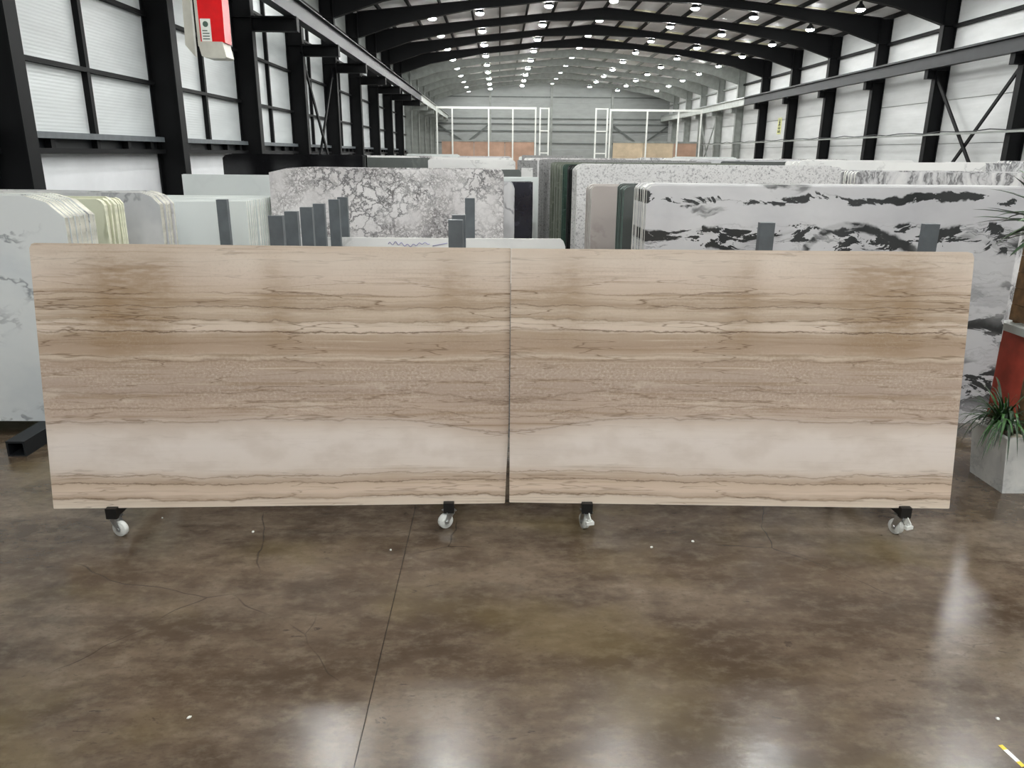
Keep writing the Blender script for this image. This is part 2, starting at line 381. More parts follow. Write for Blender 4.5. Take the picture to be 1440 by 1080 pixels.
T['leaf'] = plain('green_leaf', (46,84,36), .4, 0, .3, 12); T['leafdark'] = plain('dark_green_leaf', (28,52,26), .4, 0, .3, 12)
T['planter'] = m_veined('white_veined_planter', (214,214,210), (180,182,182), (150,152,152), (5,5,5), .4, .04, .4)
T['soil'] = plain('dark_soil', (58,48,38), .95, 0, .3, 40); T['pebble'] = plain('pale_pebble', (212,204,186), .7, 0, .1, 30)
T['yellow'] = plain('yellow_tape', (226,196,50), .4); T['tapewhite'] = plain('white_tape', (240,238,240), .4)
T['signy'] = plain('pale_yellow_sign', (216,218,150), .5); T['inkblack'] = plain('black_lettering', (24,28,22), .6)
T['lamp'] = emis('lamp_lens', (252,253,250), LAMP)
T['cream_strip'] = plain('cream_roof_strip', (240,238,206), .5, 0, .03, 2)

# ---------------------------------------------------------------- hall dimensions
XL, XR, RX = -5.4, 14.65, 4.625          # inner column faces, ridge
FR = [9.25 + 4.465*k for k in range(-4, 14)]   # portal frames
YB, YF = -9.6, 71.0
def roofz(x): return 8.45 - .10*abs(x-RX)
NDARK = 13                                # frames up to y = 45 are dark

# floor
fl = struct(put('floor', None), 'polished brown grey concrete floor')
xs = [-6.1, -.535, 4.6, 9.8, 15.3]; ys = [YB, 12, 34, 55, YF]
for i in range(4):
    for j in range(4):
        MB().box(xs[i]+.002, xs[i+1]-.002, ys[j]+.002, ys[j+1]-.002, -.1, 0).build('concrete_bay', T['floor'], fl)
MB().box(-6.2, 15.4, YB-.1, YF+.1, -.12, -.006).build('joint_filler', T['joint'], fl)

# roof
ce = struct(put('ceiling', None), 'shallow pitched grey metal roof on dark purlins')
edges = [YB] + FR[:] + [YF]
for i in range(len(edges)-1):
    y0, y1 = edges[i], edges[i+1]
    for sgn in (-1, 1):
        xe = -6.0 if sgn < 0 else 15.25
        a = (xe, roofz(xe)); b = (RX, roofz(RX))
        p = [a, b, (b[0], b[1]+.08), (a[0], a[1]+.08)]
        if sgn > 0: p = p[::-1]
        MB().prism_y(p, y0+.004, y1-.004).build('roof_sheet', T['roofsheet'], ce)
    if 20 < y0 < 45:
        for q in range(5):  # pale cream strips added between purlins on one roof slope
            kp = (10, 12, 14, 15, 16)[q]; x0 = -5.75 + kp*(20.75/18) + .04; x1 = x0 + 20.75/18 - .08; y2 = y0 + .25
            MB().add([(x0,y2,roofz(x0)-.012),(x1,y2,roofz(x1)-.012),(x1,y2+.9,roofz(x1)-.012),(x0,y2+.9,roofz(x0)-.012),
                      (x0,y2,roofz(x0)-.001),(x1,y2,roofz(x1)-.001),(x1,y2+.9,roofz(x1)-.001),(x0,y2+.9,roofz(x0)-.001)],
                     [(0,3,2,1),(4,5,6,7),(0,1,5,4),(1,2,6,5),(2,3,7,6),(3,0,4,7)]).build('cream_strip', T['cream_strip'], ce)
for k in range(19):
    x = -5.75 + k*(20.75/18)
    z = roofz(x)
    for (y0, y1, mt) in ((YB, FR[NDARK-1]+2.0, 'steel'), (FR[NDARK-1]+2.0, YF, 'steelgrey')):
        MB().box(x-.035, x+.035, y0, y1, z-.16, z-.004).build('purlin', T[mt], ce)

# portal frames
UND = [(-5.4,6.4),(-3.8,6.92),(-1.1,7.43),(1.8,7.75),(4.625,7.84)]
def frame_meshes(mt):
    out = {}
    for sgn in (-1, 1):
        X = lambda x: (x-RX) if sgn < 0 else (RX-x)
        c = MB(); top = roofz(-5.6)-.17
        for a, b, hw in ((-5.425,-5.40,.12),(-5.85,-5.825,.12),(-5.826,-5.424,.008)):
            p, q = sorted((X(a), X(b))); c.box(p, q, -hw, hw, 0, top)
        p, q = sorted((X(-5.9), X(-5.35))); c.box(p, q, -.18, .18, 0, .025)
        for zz in (6.38, 5.0):
            p, q = sorted((X(-5.82), X(-5.43))); c.box(p, q, -.11, .11, zz-.01, zz+.01)
        out['column', sgn] = c.mesh('column', mt)
        r = MB()
        lo = [(-5.41, 6.4)] + UND[1:]; hi = [(x, roofz(x)-.165) for x, z in lo]
        poly = [(X(x), z) for x, z in lo] + [(X(x), z) for x, z in hi[::-1]]
        if sgn > 0: poly = poly[::-1]
        r.prism_y(poly, -.008, .008)
        for line, dz in ((lo, -.02), (hi, .0)):
            for (xa, za), (xb, zb) in zip(line[:-1], line[1:]):
                r.bar((X(xa), 0, za+dz+.01), (X(xb), 0, zb+dz+.01), .22, .022)
        out['rafter', sgn] = r.mesh('rafter', mt)
        b = MB(); xi = -4.42 if sgn < 0 else -5.12
        p, q = sorted((X(-5.402), X(xi))); b.box(p, q, -.11, .11, 4.98, 5.02); b.box(p, q, -.008, .008, 4.74, 4.98)
        b.box(p, q, -.11, .11, 4.72, 4.74); a_, b_ = (q-.03, q) if sgn < 0 else (p, p+.03); b.box(a_, b_, -.11, .11, 4.72, 5.0)
        out['rail_bracket', sgn] = b.mesh('rail_bracket', mt)
    return out
fmA = frame_meshes(T['steel']); fmB = frame_meshes(T['steelgrey'])
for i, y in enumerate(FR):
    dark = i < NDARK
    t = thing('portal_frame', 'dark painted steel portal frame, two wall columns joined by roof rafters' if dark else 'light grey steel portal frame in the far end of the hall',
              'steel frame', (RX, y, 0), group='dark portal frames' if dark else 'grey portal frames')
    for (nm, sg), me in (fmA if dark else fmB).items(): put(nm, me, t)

# crane runway beams
def ibeam(mb, x, y0, y1, z0, z1, wd):
    mb.box(x-wd/2, x+wd/2, y0, y1, z0, z0+.02); mb.box(x-wd/2, x+wd/2, y0, y1, z1-.02, z1); mb.box(x-.008, x+.008, y0, y1, z0+.02, z1-.02)
    return mb
for nm, x in (('by the glazed wall', -4.56), ('by the plain panel wall', 14.40)):
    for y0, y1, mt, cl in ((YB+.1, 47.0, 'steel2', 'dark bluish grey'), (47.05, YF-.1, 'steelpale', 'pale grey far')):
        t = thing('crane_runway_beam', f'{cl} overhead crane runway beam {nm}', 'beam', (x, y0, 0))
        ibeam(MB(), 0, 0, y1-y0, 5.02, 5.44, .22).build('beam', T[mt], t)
        MB().box(-.03, .03, 0, y1-y0, 5.44, 5.50).build('rail', T['steel2'] if mt == 'steel2' else T['zinc'], t)

# bracing
def brace(side, x, y0, y1, z0, z1, mt):
    t = thing('cross_bracing', f'crossed {"dark" if mt == "steel" else "light grey"} steel wall bracing on the {side}', 'bracing', (x, (y0+y1)/2, 0))
    h = (y1-y0)/2
    for s, dx in ((1, 0), (-1, .05)):
        MB().bar((dx, -h, z0 if s > 0 else z1), (dx, h, z1 if s > 0 else z0), .11, .05, up=(1,0,0)).build('diagonal', T[mt], t)
brace('glazed side wall', -5.53, FR[7]+.005, FR[8]-.005, .25, 4.85, 'steel')
brace('plain panel side wall', 14.72, FR[7]+.005, FR[8]-.005, .25, 4.85, 'steel')
brace('plain panel side wall above the runway beam', 14.74, FR[6]+.005, FR[7]-.005, 5.0, 6.7, 'steel')
brace('plain side wall near the far end', 14.75, FR[14]+.005, FR[15]-.005, .25, 4.85, 'steelgrey')

# left wall: low white wall and windows between the columns
wl = struct(put('wall_left', None), 'low white wall under tall milky windows')
wr = struct(put('wall_right', None), 'white sandwich panel wall between dark columns')
for i in range(len(edges)-1):
    y0, y1 = edges[i], edges[i+1]
    far = i > NDARK
    if far:
        for a, b in ((0,1.4),(1.4,2.8),(2.8,4.2),(4.2,5.6),(5.6,7.45)):
            MB().box(-5.99, -5.87, y0+.004, y1-.004, a+.004, b-.004).build('wall_panel', T['wallgrey'], wl)
    else:
        MB().box(-5.98, -5.86, y0, y1, 0, 2.17).build('lower_wall', T['wallpaint'], wl)
        MB().box(-5.98, -5.86, y0, y1, 6.45, 7.45).build('wall_panel', T['wallgrey'], wl)
    for a, b in ((0,1.3),(1.3,2.65),(2.65,4.05),(4.05,5.25),(5.25,6.38),(6.38,7.45)):
        MB().box(15.12, 15.24, y0+.004, y1-.004, a+.010, b-.010).build('wall_panel', T['wallwhite'], wr)
    MB().box(14.96, 15.10, y0+.115, y1-.115, 6.30, 6.40).build('girt', T['steel' if not far else 'steelgrey'], wr)
MB().box(15.24, 15.27, YB, YF, 0, 7.35).build('sky_blocking_sheet', T['steelgrey'], wr)  # added backing, keeps sky light from leaking through the panel joints
nw = 0
for i in range(len(edges)-1):
    if i > NDARK: break
    y0, y1 = edges[i]+(.115 if i else .01), edges[i+1]-.115
    nw += 1; W = struct(put(f'window_{nw}', None, None, (-5.80, (y0+y1)/2, 0)), 'tall window of milky ribbed panes in dark bars')
    h = (y1-y0)/2; zs = [2.40, 3.27, 4.32, 5.33, 6.42]
    for a, b in zip(zs[:-1], zs[1:]):
        for c, d in ((-h, 0), (0, h)):
            MB().box(-.06, -.045, c+.02, d-.02, a+.02, b-.02).build('pane', T['pane'], W)
    for z in zs[1:]: MB().box(-.04, .05, -h, h, z-.03, z+.03).build('transom', T['steel'], W)
    MB().box(-.045, .04, -.045, .045, 2.22, zs[-1]).build('mullion', T['steel'], W)
    MB().box(-.05, .10, -h, h, 2.34, 2.42).build('sill_rail', T['post'], W)
    MB().box(-.05, .10, -h, h, 2.15, 2.22).build('sill_rail', T['steel'], W)
    MB().box(-.06, -.04, -h, h, 2.22, 2.34).build('sill_panel', T['steel2'], W)
    for q in (-1.2, .9, 1.7): MB().box(-.03, .06, q-.05, q+.05, 2.222, 2.338).build('sill_bracket', T['steel'], W)

# end walls
wf = struct(put('wall_far', None), 'grey panelled end wall with steel columns')
for a, b in ((0,1.3),(1.3,2.6),(2.6,3.9),(3.9,5.2),(5.2,6.5),(6.5,7.8),(7.8,8.6)):
    for c in range(4):
        x0 = -6.0 + c*5.3125; MB().box(x0+.004, x0+5.3085, YF, YF+.12, a+.004, b-.004).build('wall_panel', T['wallgrey'], wf)
for x in (-.8, 4.62, 10.0): ibeam(MB(), 0, -.2, 0, 0, .3, .2) and MB().box(x-.1, x+.1, YF-.25, YF-.01, 0, roofz(x)-.2).build('column', T['steelgrey'], wf)
for z in (3.12, 4.15, 4.75, 5.2, 7.0): MB().box(-5.9, 15.1, YF-.09, YF-.005, z-.05, z+.05).build('girt', T['girt'], wf)
for a, b in (((-5.6,4.7),(-3.0,3.1)),((-1.0,4.6),(-3.1,3.0)),((10.2,4.6),(12.6,3.0)),((15,4.6),(12.7,3.0))):
    MB().bar((a[0], YF-.15, a[1]), (b[0], YF-.15, b[1]), .06, .14).build('diagonal', T['girt'], wf)
wb = struct(put('wall_back', None), 'white end wall')
for a, b in ((0,2.8),(2.8,5.6),(5.6,8.6)):
    MB().box(-6.0, 15.25, YB-.12, YB, a, b).build('wall_panel', T['wallwhite'], wb)

# ---------------------------------------------------------------- high bay lamps
lm_h = MB().lathe([(.05,.26),(.06,.18),(.11,.13),(.16,.04),(.172,.0),(.168,-.005)], 16).mesh('housing', T['steel2'])
lm_l = MB().lathe([(.165,-.003),(.152,-.035),(.11,-.065),(.045,-.078)], 16).mesh('lens', T['lamp'])
ROWS = [(-2.63, 32.3), (-.77, 32.2), (1.90, 32.1), (4.45, 32.4), (7.58, 32.1), (10.0, 32.4), (12.65, 33.4)]
for x, y0 in ROWS:
    for k in range(-9, 9):
        y = y0 + 4.465*k
        if y < YB+1 or y > YF-2: continue
        z = roofz(x)-.5
        d = Vector((x, y, z-2.2)); zc = d.dot(F)      # rows that go on beyond the frame
        seen = zc > 0 and abs(d.dot(Rr))*FPX < (720*zc + .2*FPX) and abs(d.dot(Ur))*FPX < (540*zc + .2*FPX)
        t = thing('high_bay_lamp' if seen else 'high_bay_lamp_offscreen', 'round white high bay lamp hanging under the roof sheets', 'lamp', (x, y, z), group='high bay lamps under the roof')
        put('housing', lm_h, t); put('lens', lm_l, t)
        MB().tube([(0,0,.28),(0,0,roofz(x)-z+.01)], .008, 6).build('suspension_rod', T['steel2'], t)

# ---------------------------------------------------------------- slabs
def outline(x0, x1, h, cl, cr, wob, rs):
    # bottom left, bottom right, up the right edge, top, down the left edge
    p = [(x0, 0), (x1, 0)]
    clx, clz = cl; crx, crz = cr
    for f in (.35, .7): p.append((x1 + rs.uniform(-wob, wob), (h-crz)*f))
    p.append((x1, h-crz))
    if crx: p.append((x1-crx*.45, h-crz*.28)); p.append((x1-crx, h))
    n = 4
    for q in range(1, n): p.append((x1-crx + (x0+clx-x1+crx)*q/n, h - abs(rs.uniform(0, wob))))
    if clx: p.append((x0+clx, h)); p.append((x0+clx*.4, h-clz*.25))
    p.append((x0, h-clz))
    for f in (.7, .35): p.append((x0 + rs.uniform(-wob, wob), (h-clz)*f))
    return p
def slab(name, label, cat, group, x0, x1, y, h, mat, cl=(0,0), cr=(0,0), wob=.006, th=.026, z=.12, lean=1.2, rz=0, seed=None, edge=None):
    rs = random.Random(seed if seed is not None else random.random())
    cx = (x0+x1)/2
    mb = MB().prism_y(outline(x0-cx, x1-cx, h-z, cl, cr, wob, rs), 0, th, 0, 1)
    o = mb.build(name, [T[mat], T[edge or EDGE.get(mat, 'e_white')]], None, (cx, y, z), (-math.radians(lean), 0, math.radians(rz)))
    return tag(o, label, cat, group)
def bundle(name, label, group, x0, x1, y, n, pitch, h, mat, cl=(0,0), cr=(0,0), wob=.006, jx=.015, jh=.012, lean=1.2, edge=None, z=.12, fore=True):
    rs = random.Random(hash((x0, y, n)) & 0xffff)
    res = []
    for i in range(n):
        a = rs.uniform(-jx, jx) if i else 0; b = rs.uniform(-jx, jx) if i else 0; c = rs.uniform(-jh, jh) if i else 0
        res.append(slab(name, label if fore is None else (('foremost ' if not i else 'set-back ') + label), 'stone sheet', None if (not i and fore) else group, x0+a, x1+b, y+i*pitch, h+c, mat, cl, cr, wob, lean=lean, seed=int(x0*100)+i*7+int(y*31), edge=edge, z=z))
    return res

# the two book-matched travertine slabs in front
def front_slab(label, sgn, wdt, ht, loc, rz, lean, tilt):
    x0, x1 = (-wdt, 0) if sgn < 0 else (0, wdt)
    p = [(x0+.004, 0), (x1-.026, 0), (x1-.022, .004), (x1-.004, .5), (x1, ht-.004), (x1-.004, ht), (x0+.03, ht), (x0+.012, ht-.006), (x0, ht-.03), (x0, .004)] if sgn < 0 else \
        [(x0+.004, 0), (x1-.004, 0), (x1, .004), (x1, ht-.035), (x1-.012, ht-.008), (x1-.04, ht), (x0+.004, ht), (x0, ht-.004), (x0, .004)]
    o = MB().prism_y(p, 0, .02, 0, 1).build('travertine_sheet', [T['trav'], T['trav_edge']], None, loc)
    n = Matrix.Rotation(rz, 3, 'Z') @ Matrix.Rotation(-lean, 3, 'X') @ Matrix.Rotation(-tilt, 3, 'Y')
    o.rotation_euler = n.to_euler()
    tag(o, label, 'stone sheet', None)
    return o
front_slab('polished beige travertine slab whose wheels below show white disc faces', -1, 2.682, 1.538, (.0640, 4.203, .152), .0512, .1317, -.0105)
front_slab('polished beige travertine slab beside the planter, mirror image of its neighbour', 1, 2.639, 1.516, (.068, 4.161, .178), -.0388, .1445, .0033)

def caster(parent, x, y, ang, z_plate, brake):
    # swivel caster: fork part with wheel, hub and brake below it
    c = MB()
    r = .047; off = .028
    def rot(px, py): return (x + px*math.cos(ang)-py*math.sin(ang), y + px*math.sin(ang)+py*math.cos(ang))
    m = Matrix.Translation((x, y, 0)) @ Matrix.Rotation(ang, 4, 'Z')
    c.box(-.036, .036, -.030, .030, z_plate-.006, z_plate)
    c.lathe([(.028, z_plate-.020), (.028, z_plate-.006)], 14)
    for s in (-1, 1):
        c.prism_y([(-.026, z_plate-.018), (.026, z_plate-.018), (off+.018, r+.004), (off+.012, r-.014), (off-.012, r-.014), (off-.016, r+.004)][::1], s*.021-.0018, s*.021+.0018)
    c.box(-.026, .026, -.022, .022, z_plate-.022, z_plate-.017)
    f = c.build('caster_fork', T['zinc'], parent); f.matrix_local = m
    wv = MB().lathe([(.012,-.0155),(r-.012,-.0155),(r-.010,-.012),(r-.002,-.016),(r,-.010),(r,.010),(r-.002,.016),(r-.010,.012),(r-.012,.0155),(.012,.0155)], 28, 'y', (off, 0, r))
    wv.build('wheel', T['nylon'], f)
    MB().lathe([(.011,-.027),(.011,.027)], 12, 'y', (off, 0, r)).build('axle_bolt', T['zinc'], f)
    if brake:
        b = MB(); b.bar((-.026, 0, z_plate-.012), (-.058, 0, z_plate-.045), .046, .006, up=(0,1,0)); b.box(-.072, -.046, -.024, .024, z_plate-.066, z_plate-.046)
        b.box(-.060, -.056, -.012, .012, z_plate-.05, z_plate-.034)
        b.build('brake_pedal', T['nylon'], f)
    return f

def trolley(label, beams, yfront, slope, tops, angs, brakes):
    t = thing('slab_trolley', label, 'trolley', ((beams[0]+beams[1])/2, 4.5, 0))
    cx = (beams[0]+beams[1])/2
    for q, bx in enumerate(beams):
        x = bx-cx; yf = yfront[q]-4.5; zt = tops[q]
        MB().box(x-.026, x+.026, yf+.004, .62, zt-.05, zt).build('base_beam', T['rubber'], t)
        MB().box(x-.032, x+.032, yf-.012, yf+.022, zt-.054, zt+.012).build('end_stop', T['rubber'], t)
        caster(t, x, yf+.03, angs[q], zt-.05, brakes[q])
        caster(t, x, .55, angs[q]+.4, zt-.05, False)
        y0 = slope[q]-4.5
        MB().bar((x, y0+.05, zt-.01), (x, y0+.05+.135*1.32, zt+1.32), .05, .04, up=(0,1,0)).build('upright', T['post'], t)
        MB().bar((x, .58, zt-.01), (x, y0+.07+.135*1.25, zt+1.25), .04, .04, up=(0,1,0)).build('back_strut', T['post'], t)
    x0, x1 = beams[0]-cx, beams[1]-cx; zz = min(tops)
    MB().box(x0, x1, .52, .57, zz-.045, zz-.005).build('cross_beam', T['post'], t)
    MB().bar((x0, slope[0]-4.5+.05+.15, zz+1.1), (x1, slope[1]-4.5+.05+.15, zz+1.1), .04, .04).build('cross_rail', T['post'], t)
trolley('black footed slab trolley with round white wheel faces showing under the slab', (-2.274, -.299), (4.06, 4.165), (4.10, 4.20), (.176, .162), (-.32, PI+.62), (False, False))
trolley('black footed slab trolley with braked wheels seen edge-on under the slab', (.537, 2.437), (4.12, 4.05), (4.155, 4.08), (.180, .187), (PI/2+.28, PI/2+.33), (True, True))

# --- bundles standing in the racks (left side)
bundle('marble_sheet', 'white marble slab with soft grey veins and rounded corner, beside the travertine', 'white veined slabs by the travertine', -5.0, -3.235, 5.75, 15, .0285, 1.875, 'calacatta', (0,0), (.28,.16), .006, jx=.008, jh=.006)
bundle('onyx_sheet', 'pale green onyx slab with rough yellowish edges', 'pale green onyx slabs', -5.15, -3.285, 6.45, 11, .029, 1.812, 'onyx', (0,0), (.06,.05), .01)
bundle('marble_sheet', 'cloudy grey marble slab with clipped corner behind the pale green onyx', 'cloudy grey slabs', -5.2, -3.13, 7.15, 11, .029, 1.83, 'greymarble', (0,0), (.16,.11), .01)
wbd = bundle('stone_sheet', 'plain white stone slab behind the tall steel post, separated by dark pads', 'plain white slabs with dark pads', -5.1, -2.56, 7.85, 18, .066, 1.715, 'white', jx=.004, jh=.003)
for q, (i, fx) in enumerate(((1, .62), (2, -.55), (2, .74), (4, .86), (6, .1), (9, .92), (11, -.1))):
    tag(MB().box(-.06, .06, -.002, .036, -.03, .002).build('spacer_pad', T['rubber'], None, (-3.83+fx*1.2, 7.85+i*.066+.059, 1.70)), 'small dark pad wedged between white slabs', 'spacer', 'dark pads between the white slabs')
bundle('stone_sheet', 'tall plain white slab in front of the black granite', 'tall plain white slabs', -4.45, -2.2, 11.0, 5, .05, 1.885, 'white', jx=.004, jh=.004)
bundle('granite_sheet', 'polished black granite slab near the glazed wall', 'black granite slabs by the windows', -4.89, -2.42, 14.0, 9, .045, 2.155, 'black', (.12,.06), (.02,.02), .004, jx=.03, lean=.6)
bundle('granite_sheet', 'dark grey granite slab with pale dust, behind the black granite', 'dark dusty granite slabs', -3.6, -1.45, 16.2, 6, .05, 2.10, 'darkgrey', wob=.006, edge='e_grey')
# --- centre
bundle('granite_sheet', 'unseen low grey granite slab added behind the travertine to block light', 'added low grey slabs between the posts', -2.45, .75, 5.40, 3, .036, 1.28, 'greygran', jx=.03)  # unseen slabs, added to block lamp reflections on the floor under the travertine
m0 = bundle('stone_sheet', 'low white slab with violet handwriting near its top edge', 'low white slabs', -2.27, .68, 7.745, 2, .04, 1.375, 'warmwhite', (0,0), (.05,.08), .004)
wr_ = MB(); px, pts = -.62, []
for q in range(46):
    u = q/45; pts.append((.02+u*.42, -.003, 1.19 + .018*math.sin(u*44)*(1-.6*u) + .012*math.sin(u*9)))
wr_.tube(pts, .0035, 5); wr_.tube([(.47,-.003,1.175),(.62,-.003,1.205)], .0035, 5)
wr_.build('marker_writing', T['marker'], m0[0], (-.35, 0, 0))
bundle('marble_sheet', 'white arabescato marble slab with dense grey cell-like veining', 'arabescato slabs behind the posts', -2.50, .045, 8.5, 9, .042, 2.035, 'arab', (.42,.05), (.05,.04), .008)
bundle('marble_sheet', 'pale marble slab with clipped corner tucked behind the arabescato', 'clipped pale slabs', -2.2, .175, 9.3, 6, .045, 1.875, 'greymarble', (0,0), (.05,.09), .006)
bundle('stone_sheet', 'navy blue stone slab with faint pale threads', 'navy slabs', -1.9, .425, 9.95, 4, .045, 1.85, 'navy')
bundle('stone_sheet', 'plain white slab just behind the navy slab', 'white slabs behind the navy', -1.8, .53, 10.6, 4, .05, 1.89, 'white')
bundle('stone_sheet', 'dark grey green slab standing behind the white ones', 'dark grey green slabs', -1.9, .335, 12.0, 5, .05, 1.958, 'darkgrey', (0,0), (.04,.05))
bundle('stone_sheet', 'bright white slab end near the speckled slab', 'bright white slab ends', 0.38, .56, 13.0, 3, .06, 1.98, 'warmwhite')
bundle('granite_sheet', 'dark speckled granite slab between white marbles', 'dark speckled slabs', 0.33, .67, 13.9, 5, .05, 2.09, 'greygran')
bundle('marble_sheet', 'bright white marble slab with grey lower veins in the middle aisle', 'bright white marble in the aisle', -1.36, .30, 15.0, 9, .10, 2.08, 'warmwhite', (.05,.02), (.06,.04), .006)
# --- right
bundle('marble_sheet', 'white marble slab with black brushstroke veins behind the travertine', 'black veined white slabs', 1.105, 3.985, 5.75, 16, .030, 1.985, 'panda', (.07,.03), (.03,.03), .004)
bundle('marble_sheet', 'dark grey slab with green polished end, beside the black veined marble', 'green edged slabs', 1.055, 3.7, 6.5, 9, .046, 1.945, 'darkgrey', (.05,.03), (0,0), .004, edge='e_green')
bundle('stone_sheet', 'pinkish grey limestone slab in front of the speckled granite', 'pinkish grey slabs', .905, 3.6, 7.55, 9, .05, 1.905, 'beige', (.04,.03), (0,0), .004)
bundle('granite_sheet', 'large white granite slab with fine grey speckle', 'speckled white granite slabs', .86, 3.80, 8.6, 11, .045, 2.09, 'speckle', (.09,.05), (.03,.03), .005)
bundle('granite_sheet', 'black granite slab standing behind the speckled granite', 'black slabs behind the speckled granite', .89, 3.6, 9.5, 10, .07, 2.06, 'black', (.05,.04))
bundle('marble_sheet', 'dark green marble slab in the long right-hand rack', 'dark green slabs', .88, 3.7, 10.5, 6, .07, 2.068, 'green', (.04,.03))
bundle('marble_sheet', 'olive grey marble slab in the long rack', 'olive grey slabs', .88, 3.75, 11.2, 18, .11, 2.07, 'olive', (.04,.03), jx=.03)
bundle('granite_sheet', 'mid grey granite slab at the back of the long rack', 'mid grey granite slabs', .87, 3.7, 13.6, 18, .21, 2.09, 'greygran', (.04,.03), jx=.03)
bundle('marble_sheet', 'white marble slab with bold grey zebra streaks', 'zebra streaked slabs', 3.965, 6.55, 8.6, 12, .06, 2.045, 'zebra', (.04,.03), (.05,.03), .006)

# --- farther rows that only show their tops
FIELD = [('white', 'plain white', 'stone_sheet'), ('warmwhite', 'bright white', 'marble_sheet'), ('greymarble', 'cloudy grey', 'marble_sheet'), ('speckle', 'pale speckled', 'granite_sheet'),
         ('zebra', 'grey streaked white', 'marble_sheet'), ('darkgrey', 'dark grey', 'stone_sheet'), ('arab', 'grey veined white', 'marble_sheet'), ('greygran', 'mid grey granite', 'granite_sheet'), ('beige', 'pinkish grey', 'stone_sheet'), ('black', 'black', 'granite_sheet')]
cols = [(-4.85, -2.1, [18.5, 20.5, 23, 26, 30, 35, 41], 'along the glazed wall', [0,1,2,6,1,3,0]),
        (-1.4, .45, [18.2, 21, 24.5, 29, 35], 'in the middle aisle', [1,6,2,0,3]),
        (.95, 3.75, [19.5, 22, 25, 29, 34, 40], 'far down the central rack', [3,6,2,1,7,0]),
        (4.0, 6.7, [10.6, 12.2, 14.2, 16.5, 19, 22.5, 27, 33], 'behind the zebra slabs', [1,6,5,2,1,4,0,3]),
        (7.1, 9.9, [10.0, 11.6, 13.4, 15.6, 18.2, 21.5, 26, 32, 39], 'in the rack beyond the zebra slabs', [1,4,0,6,1,2,3,0,6]),
        (10.3, 13.2, [12.0, 13.8, 15.8, 18, 20.6, 24, 29, 36], 'by the plain panel wall', [0,1,4,1,2,0,6,1])]
for x0, x1, ylist, where, kinds in cols:
    for y, kd in zip(ylist, kinds):
        mat, word, nm = FIELD[kd]
        rs = random.Random(int(y*10)+int(x0*7))
        a = x0+rs.uniform(0, .15); b = x1-rs.uniform(0, .2)
        bundle(nm, f'{word} slab {where}', f'{word} slabs {where}', a, b, y, 4, .13 if y < 20 else .2, 2.05+rs.uniform(-.05, .09), mat, (.04,.03), (.04,.03), .008, jx=.04, jh=.02, lean=.6, fore=None)

# --- rack rails with posts
POSTLAB = {(-.30,0):'flat grey rack post before the arabescato, nearest the travertine seam', (-.30,1):'flat grey rack post just behind the seam-side post', (-.30,2):'flat grey rack post touching the right of the arabescato face',
  (-2.64,0):'lone slate grey rack post before the plain white slabs', (-3.6,0):'flat grey rack post between the onyx and the cloudy grey marble', (1.85,0):'flat grey rack post before the black veined marble, nearer the seam', (2.985,0):'flat grey rack post before the black veined marble, nearer the planter'}
pm = MB().box(-.05, .05, -.03, .03, .12, 1.76).mesh('rack_post', T['post'])
def rail(label, x, y0, y1, posts):
    t = thing('rack_rail', label, 'slab rack', (x, y0, 0))
    m = MB(); m.box(-.07, .07, 0, y1-y0, 0, .012); m.box(-.07, -.055, 0, y1-y0, .012, .12); m.box(.055, .07, 0, y1-y0, .012, .12); m.box(-.055, .055, 0, y1-y0, .105, .12)
    m.build('base_channel', T['steel2'], t)
    for q, y in enumerate(posts):
        lab = POSTLAB.get((round(x, 3), q), 'flat slate grey rack post standing in a floor rail')
        tag(put('rack_post', pm, None, (x, y, 0)), lab, 'post', None if (round(x, 3), q) in POSTLAB else 'flat posts in a row before the arabescato')
rail('grey steel rack rail carrying the row of six posts before the arabescato', -1.605, 5.3, 17, [5.573, 5.991, 6.467, 6.924, 7.563, 7.98])
rail('grey steel rack rail near the travertine seam, under the arabescato', -.30, 5.2, 17, [5.324, 5.766, 7.98])
rail('grey steel floor rail under the lone post by the plain white slabs', -2.64, 7.2, 13, [7.432])
rail('grey steel floor rail under the white veined marble bundle end', -3.6, 5.3, 13, [7.0])
rail('grey steel floor rail nearest the glazed wall', -4.75, 5.6, 17, [])
rail('grey steel floor rail under the black veined marble, nearer the seam', 1.85, 5.05, 44, [5.277])
rail('grey steel floor rail under the black veined marble, nearer the planter', 2.985, 5.05, 44, [5.258])
for x, y0, y1 in ((-4.3, 18, 44), (-2.7, 13.5, 44), (-1.0, 17.6, 38), (.1, 17.6, 38), (4.6, 8.3, 36), (6.0, 8.3, 36), (7.7, 9.5, 42), (9.2, 9.5, 42), (10.9, 11.5, 40), (12.6, 11.5, 40)):
    rail('grey steel floor rail carrying the farther slab rows', x, y0, y1, []); 
    bpy.data.objects[-1] if False else None
for o in C.objects:
    if o.get('label') == 'grey steel floor rail carrying the farther slab rows': o['group'] = 'floor rails of the farther rows'

